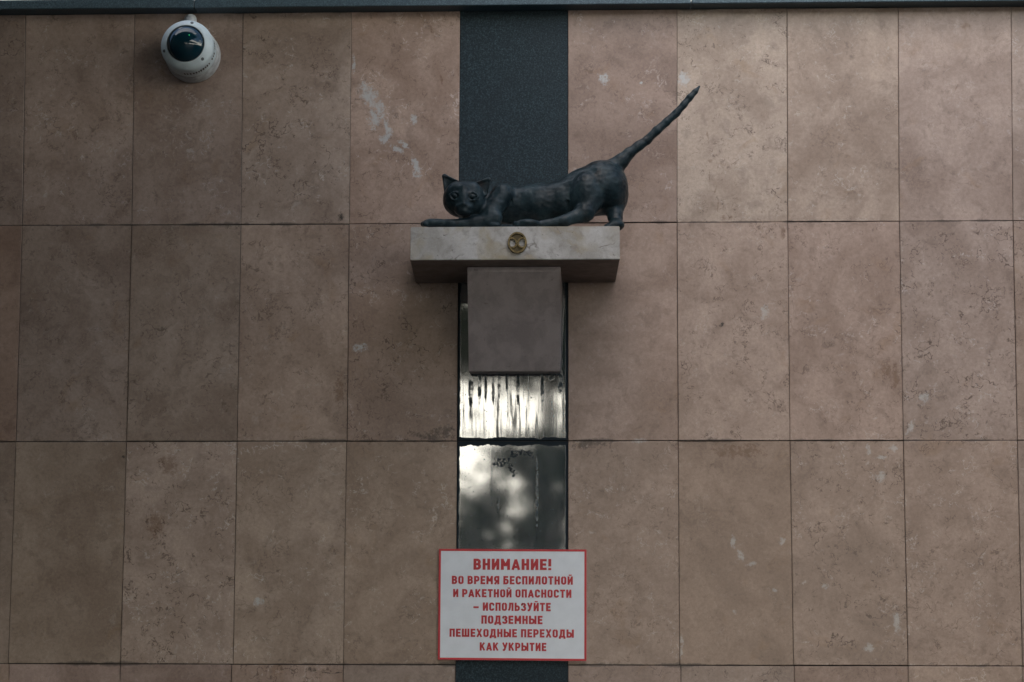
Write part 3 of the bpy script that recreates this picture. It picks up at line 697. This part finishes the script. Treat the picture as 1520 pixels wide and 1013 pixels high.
# condensed bold alphabet: strokes on a grid 1 high, widths as given
H = .5
def arc(cx, cy, rx, ry, a0, a1, n=7): return [(cx+rx*math.cos(R(a0+(a1-a0)*i/n)), cy+ry*math.sin(R(a0+(a1-a0)*i/n))) for i in range(n+1)]
T_ = .215; h = T_/2; W = .56
def rrect(x0, x1, y0, y1, r=.16):
    return arc(x1-r, y1-r, r, r, 90, 0) + arc(x1-r, y0+r, r, r, 0, -90) + arc(x0+r, y0+r, r, r, 270, 180) + arc(x0+r, y1-r, r, r, 180, 90)
def bowl(x0, x1, y0, y1, r=.17):
    r = min(r, (y1-y0)/2); return [(x0, y1)] + arc(x1-r, y1-r, r, r, 90, 0) + arc(x1-r, y0+r, r, r, 0, -90) + [(x0, y0)]
L_, R_ = h, W-h; B_, T = h, 1-h
G = {
 'В': (W, [[(L_, 0), (L_, 1)], bowl(L_, R_-.02, .5, T), bowl(L_, R_, B_, .5)]),
 'Н': (W, [[(L_, 0), (L_, 1)], [(R_, 0), (R_, 1)], [(L_, .5), (R_, .5)]]),
 'И': (W, [[(L_, 0), (L_, 1)], [(R_, 0), (R_, 1)], [(L_, .12), (R_, .88)]]),
 'М': (.68, [[(L_, 0), (L_, 1)], [(.68-h, 0), (.68-h, 1)], [(L_, .93), (.34, .34)], [(.68-h, .93), (.34, .34)]]),
 'А': (.62, [[(.075, 0), (.31, .95)], [(.545, 0), (.31, .95)], [(.14, .27), (.48, .27)]]),
 'Е': (.50, [[(L_, 0), (L_, 1)], [(L_, T), (.50, T)], [(L_, .5), (.46, .5)], [(L_, B_), (.50, B_)]]),
 '!': (.22, [[(.11, .33), (.11, 1)], [(.11, 0), (.11, .19)]]),
 'О': (W, [rrect(L_, R_, B_, T)+[(L_+.16, T)]]),
 'Р': (W, [[(L_, 0), (L_, 1)], bowl(L_, R_, .42, T)]),
 'Я': (W, [[(R_, 0), (R_, 1)], [(W-a, b) for a, b in bowl(L_, R_, .42, T)], [(.08, 0), (.34, .42)]]),
 'Б': (W, [[(L_, 0), (L_, 1)], [(L_, T), (W-.05, T)], bowl(L_, R_, B_, .57)]),
 'С': (W, [[(R_, .70)] + [(R_, .75)] + arc(R_-.16, T-.16, .16, .16, 0, 90) + arc(L_+.16, T-.16, .16, .16, 90, 180) + arc(L_+.16, B_+.16, .16, .16, 180, 270) + arc(R_-.16, B_+.16, .16, .16, 270, 360) + [(R_, .30)]]),
 'П': (W, [[(L_, 0), (L_, 1)], [(R_, 0), (R_, 1)], [(L_, T), (R_, T)]]),
 'Л': (.58, [[(.58-h, 0), (.58-h, 1)], [(.2, T), (.58-h, T)], [(.22, 1), (.20, .5), (.15, .18), (.02, .085)]]),
 'Т': (.54, [[(.27, 0), (.27, 1)], [(0, T), (.54, T)]]),
 'К': (.60, [[(L_, 0), (L_, 1)], [(L_+.03, .38), (.50, .98)], [(.26, .56), (.52, .02)]]),
 '–': (.62, [[(.02, .42), (.60, .42)]]),
 'З': (.54, [[(h, .74)] + arc(h+.16, T-.16, .16, .16, 180, 90) + arc(R_-.19, T-.18, .17, .18, 90, -60)[0:] + [(.24, .51)], [(.24, .51)] + arc(R_-.18, .51-.21, .18, .21, 90, 0) + arc(R_-.16, B_+.16, .16, .16, 0, -90) + arc(h+.16, B_+.16, .16, .16, 270, 180) + [(h, .27)]]),
 'У': (.58, [[(.08, 1), (.31, .36)], [(.50, 1), (.26, .16), (.20, .085), (.06, .085)]]),
 'Ь': (W, [[(L_, 0), (L_, 1)], bowl(L_, R_, B_, .57)]),
 'Д': (.66, [[(0.02, B_+.0), (.66-.02, B_)], [(.085, -.14), (.085, .12)], [(.575, -.14), (.575, .12)], [(.50, .05), (.50, 1)], [(.2, T), (.50, T)], [(.235, 1), (.22, .5), (.15, .1)]]),
 'Ы': (.78, [[(L_, 0), (L_, 1)], bowl(L_, .48, B_, .57), [(.78-h, 0), (.78-h, 1)]]),
 'Ш': (.80, [[(L_, 0), (L_, 1)], [(.40, 0), (.40, 1)], [(.80-h, 0), (.80-h, 1)], [(L_, B_), (.80-h, B_)]]),
 'Х': (.60, [[(.085, 0), (.515, 1)], [(.515, 0), (.085, 1)]]),
}
G['Й'] = (W, G['И'][1] + [[(.15, 1.21), (.20, 1.13), (.36, 1.13), (.41, 1.21)]])
def text_line(bm, s, x0, x1, y0, y1):
    """x, y in the enlarged sign picture; y0 is the top of the capitals"""
    adv = sum(G[ch][0]+.12 if ch != ' ' else .30 for ch in s)-.12
    hx = (x1-x0)/adv; x = x0; cnt = 0
    U = lambda a, b: ((a-55)/1041, (b-74)/789)
    for ch in s:
        if ch == ' ': x += .30*hx; continue
        wd, strokes = G[ch]
        for st in strokes:
            cnt += 1; out = .0006+.00002*(cnt % 7)
            tw = T_*(.62 if (ch == 'Й' and st[0][1] > 1.05) else .9 if len(st) == 2 and abs(st[0][0]-st[1][0]) > .02 and abs(st[0][1]-st[1][1]) > .02 else 1)
            pts = [Vector(p) for p in st]; L = []
            for i, p in enumerate(pts):
                a = pts[max(0, i-1)]; b = pts[min(len(pts)-1, i+1)]
                if p == a == b: continue
                t1 = (p-a).normalized() if i else (b-p).normalized(); t2 = (b-p).normalized() if i < len(pts)-1 else t1
                t = (t1+t2).normalized() if (t1+t2).length > 1e-4 else t1
                nn = Vector((-t.y, t.x)); q = min(1.5, 1/max(.5, nn.dot(Vector((-t1.y, t1.x)))))
                nn *= tw/2*q
                L.append([bm.verts.new(sp(*U(x+(p.x+s_*nn.x)*hx, y1-(p.y+s_*nn.y)*(y1-y0)), out)) for s_ in (1, -1)])
            for a, b in zip(L, L[1:]): bm.faces.new((a[0], b[0], b[1], a[1]))
        x += (wd+.12)*hx
bm = bmesh.new()
for ln in (('ВНИМАНИЕ!', 300, 848, 143, 222), ('ВО ВРЕМЯ БЕСПИЛОТНОЙ', 148, 1000, 266, 325), ('И РАКЕТНОЙ ОПАСНОСТИ', 158, 990, 360, 418), ('– ИСПОЛЬЗУЙТЕ', 300, 845, 455, 514),
           ('ПОДЗЕМНЫЕ', 358, 788, 547, 606), ('ПЕШЕХОДНЫЕ ПЕРЕХОДЫ', 135, 1008, 642, 700), ('КАК УКРЫТИЕ', 348, 815, 738, 796)): text_line(bm, *ln)
for f in bm.faces:
    if f.normal.y > 0: f.normal_flip()
me = bpy.data.meshes.new('lettering'); bm.to_mesh(me); bm.free(); link('lettering', me, M['sign_red'], sign)

# ------------------------------------------------------------------ security camera
cc = at(287.5, 84.5, 0)
cctv = empty('security_camera', (cc.x, 0, cc.z), 'white dome security camera with smoked dome fixed under the coping', 'camera')
E_ = .056
bm = bmesh.new(); lathe(bm, [(.0755, .0), (.0765, .004), (.0750, .040), (.0722, .050)], cc); from_bm('base', bm, M['white_dirty'], cctv, True)
bm = bmesh.new(); lathe(bm, [(.069, .047), (.0718, .050), (.0726, .055), (.0722, .052+E_), (.0712, .058+E_), (.0690, .064+E_), (.0545, .076+E_), (.0520, .0772+E_), (.0508, .0765+E_), (.050, .072+E_)], cc)
from_bm('cover', bm, M['white'], cctv, True)
bm = bmesh.new(); lathe(bm, [(.0522, .074+E_), (.0520, .0782+E_), (.0512, .0787+E_), (.0504, .078+E_), (.0502, .074+E_)], cc); from_bm('dome_ring', bm, M['seal'], cctv, True)
bm = bmesh.new(); lathe(bm, [(.0570*math.cos(R(a)), .0755+E_+.0570*(math.sin(R(a))-math.sin(R(28)))) for a in range(28, 90, 4)]+[(0, .0755+E_+.0570*(1-math.sin(R(28))))], cc)
dome = from_bm('dome', bm, M['glass'], cctv, True)
bm = bmesh.new()
p0 = Vector((cc.x+.014, -(.0755+E_+.0270), cc.z+.017)); bmesh.ops.create_icosphere(bm, subdivisions=2, radius=.0011, matrix=Matrix.Translation(p0)); from_bm('status_light', bm, M['led'], cctv)
for a in (R(76), R(197), R(318)):
    bm = bmesh.new(); rr = .0625; y = .0697+E_
    q = Vector((cc.x+rr*math.cos(a), -y, cc.z+rr*math.sin(a)))
    n = Vector((math.cos(a)*.64, -.77, math.sin(a)*.64)).normalized()
    m = Matrix.Translation(q+n*.0003) @ n.to_track_quat('Z', 'Y').to_matrix().to_4x4()
    bmesh.ops.create_cone(bm, cap_ends=True, segments=20, radius1=.0046, radius2=.0040, depth=.0016, matrix=m)
    from_bm('screw', bm, M['seal'], cctv)
bm = bmesh.new()      # the small print round the side of the cover: too small to read
rs = random.Random(9); a = R(-98)
while a < R(14):
    wd = rs.uniform(.075, .125); hh = rs.uniform(.006, .009); y = .030+E_
    if rs.random() < .85:
        r_ = .0723
        q = [bm.verts.new((cc.x+(r_+e)*math.cos(b), -(y+s), cc.z+(r_+e)*math.sin(b))) for b, s, e in ((a, -hh, .0009), (a+wd*.55, -hh, .0009), (a+wd*.55, hh, .0009), (a, hh, .0009))]
        bm.faces.new(q)
    a += wd
from_bm('lettering', bm, M['black'], cctv)
bm = bmesh.new()
g = at(282, 32, .03)
prof = [(.0175, -.012), (.0175, .006), (.0165, .012), (.0135, .0175), (.008, .0205), (.0, .0213)]
n = 24; rings = []
for r, dz in prof: rings.append([bm.verts.new((g.x+max(r, 1e-5)*math.cos(2*math.pi*i/n), g.y+.006+max(r, 1e-5)*math.sin(2*math.pi*i/n), g.z+dz)) for i in range(n)])
for A, B in zip(rings, rings[1:]):
    for i in range(n): bm.faces.new((A[i], A[(i+1) % n], B[(i+1) % n], B[i]))
from_bm('cable_gland', bm, M['white_dirty'], cctv, True)

# ------------------------------------------------------------------ trees opposite, which the polished granite mirrors
def tree(x, y, h, crown_lo, rad, seed, label, n=2600, leaf=.22, loose=0):
    rs = random.Random(seed)
    t = empty('tree', (x, y, 0), label, 'tree', 'trees opposite the wall')
    if loose: n = 4200
    bm = bmesh.new()
    def limb(p, q, r0, r1):
        d = (q-p); m = Matrix.Translation((p+q)/2) @ d.to_track_quat('Z', 'Y').to_matrix().to_4x4()
        bmesh.ops.create_cone(bm, cap_ends=True, segments=10, radius1=r0, radius2=r1, depth=d.length, matrix=m)
    base = Vector((x, y, 0)); topp = Vector((x+rs.uniform(-.3, .3), y, h*.8))
    limb(base, base.lerp(topp, .5), .24, .17); limb(base.lerp(topp, .5), topp, .17, .05)
    hubs = []
    for i in range(16):
        s = base.lerp(topp, rs.uniform(.3, .95)); a = rs.uniform(0, 6.28); e = s+Vector((math.cos(a)*rad*rs.uniform(.4, .9), math.sin(a)*rad*rs.uniform(.4, .9), rs.uniform(.2, 1.6)))
        limb(s, e, .06, .02); hubs.append(e); hubs.append(s.lerp(e, .6))
    from_bm('trunk', bm, M['bark'], t)
    bm = bmesh.new()
    for i in range(n):
        c = rs.choice(hubs)+Vector((rs.gauss(0, .45), rs.gauss(0, .45), rs.gauss(0, .38)))*rad*.42
        if c.z < crown_lo+rs.uniform(0, .5): c.z = crown_lo+rs.uniform(0, h-crown_lo)
        u = Vector((rs.gauss(0, 1), rs.gauss(0, 1), rs.gauss(0, 1))).normalized(); v = u.orthogonal().normalized()
        s = leaf*rs.uniform(.6, 1.3)
        bm.faces.new([bm.verts.new(c+q) for q in (u*s, v*s*.5, -u*s, -v*s*.5)])
    cl = [Vector((x+rs.uniform(-1.5, 1.5), y+rs.uniform(-.4, .4), rs.uniform(4.2, 6.6))) for _ in range(18)]
    for i in range(loose):            # thin hanging twigs under the crown
        c = rs.choice(cl)+Vector((rs.gauss(0, .30), rs.gauss(0, .2), rs.gauss(0, .26)))
        u = Vector((rs.gauss(0, 1), rs.gauss(0, 1), rs.gauss(0, 1))).normalized(); v = u.orthogonal().normalized(); s = leaf*rs.uniform(.5, 1.0)
        bm.faces.new([bm.verts.new(c+q) for q in (u*s, v*s*.5, -u*s, -v*s*.5)])
    from_bm('crown', bm, M['leaf'], t)

TREES = [(-5.4, -30, 9.5, 2.6, 2.3, 0, 'tree left of the opening opposite the wall'), (3.4, -31, 10, 2.8, 2.4, 0, 'tree right of the opening opposite the wall'),
         (-10.5, -33, 10, 2.6, 3.0, 0, 'tree farthest left opposite the wall'), (9.0, -33, 9, 2.6, 2.8, 0, 'tree farthest right opposite the wall'),
         (-1.3, -36, 12.5, 7.65, 3.1, 1500, 'tall tree with high crown and hanging twigs opposite the wall')]
for i, (x, y, h_, lo_, rad, loose, lb) in enumerate(TREES): tree(x, y, h_, lo_, rad, 20+i, lb, loose=loose)
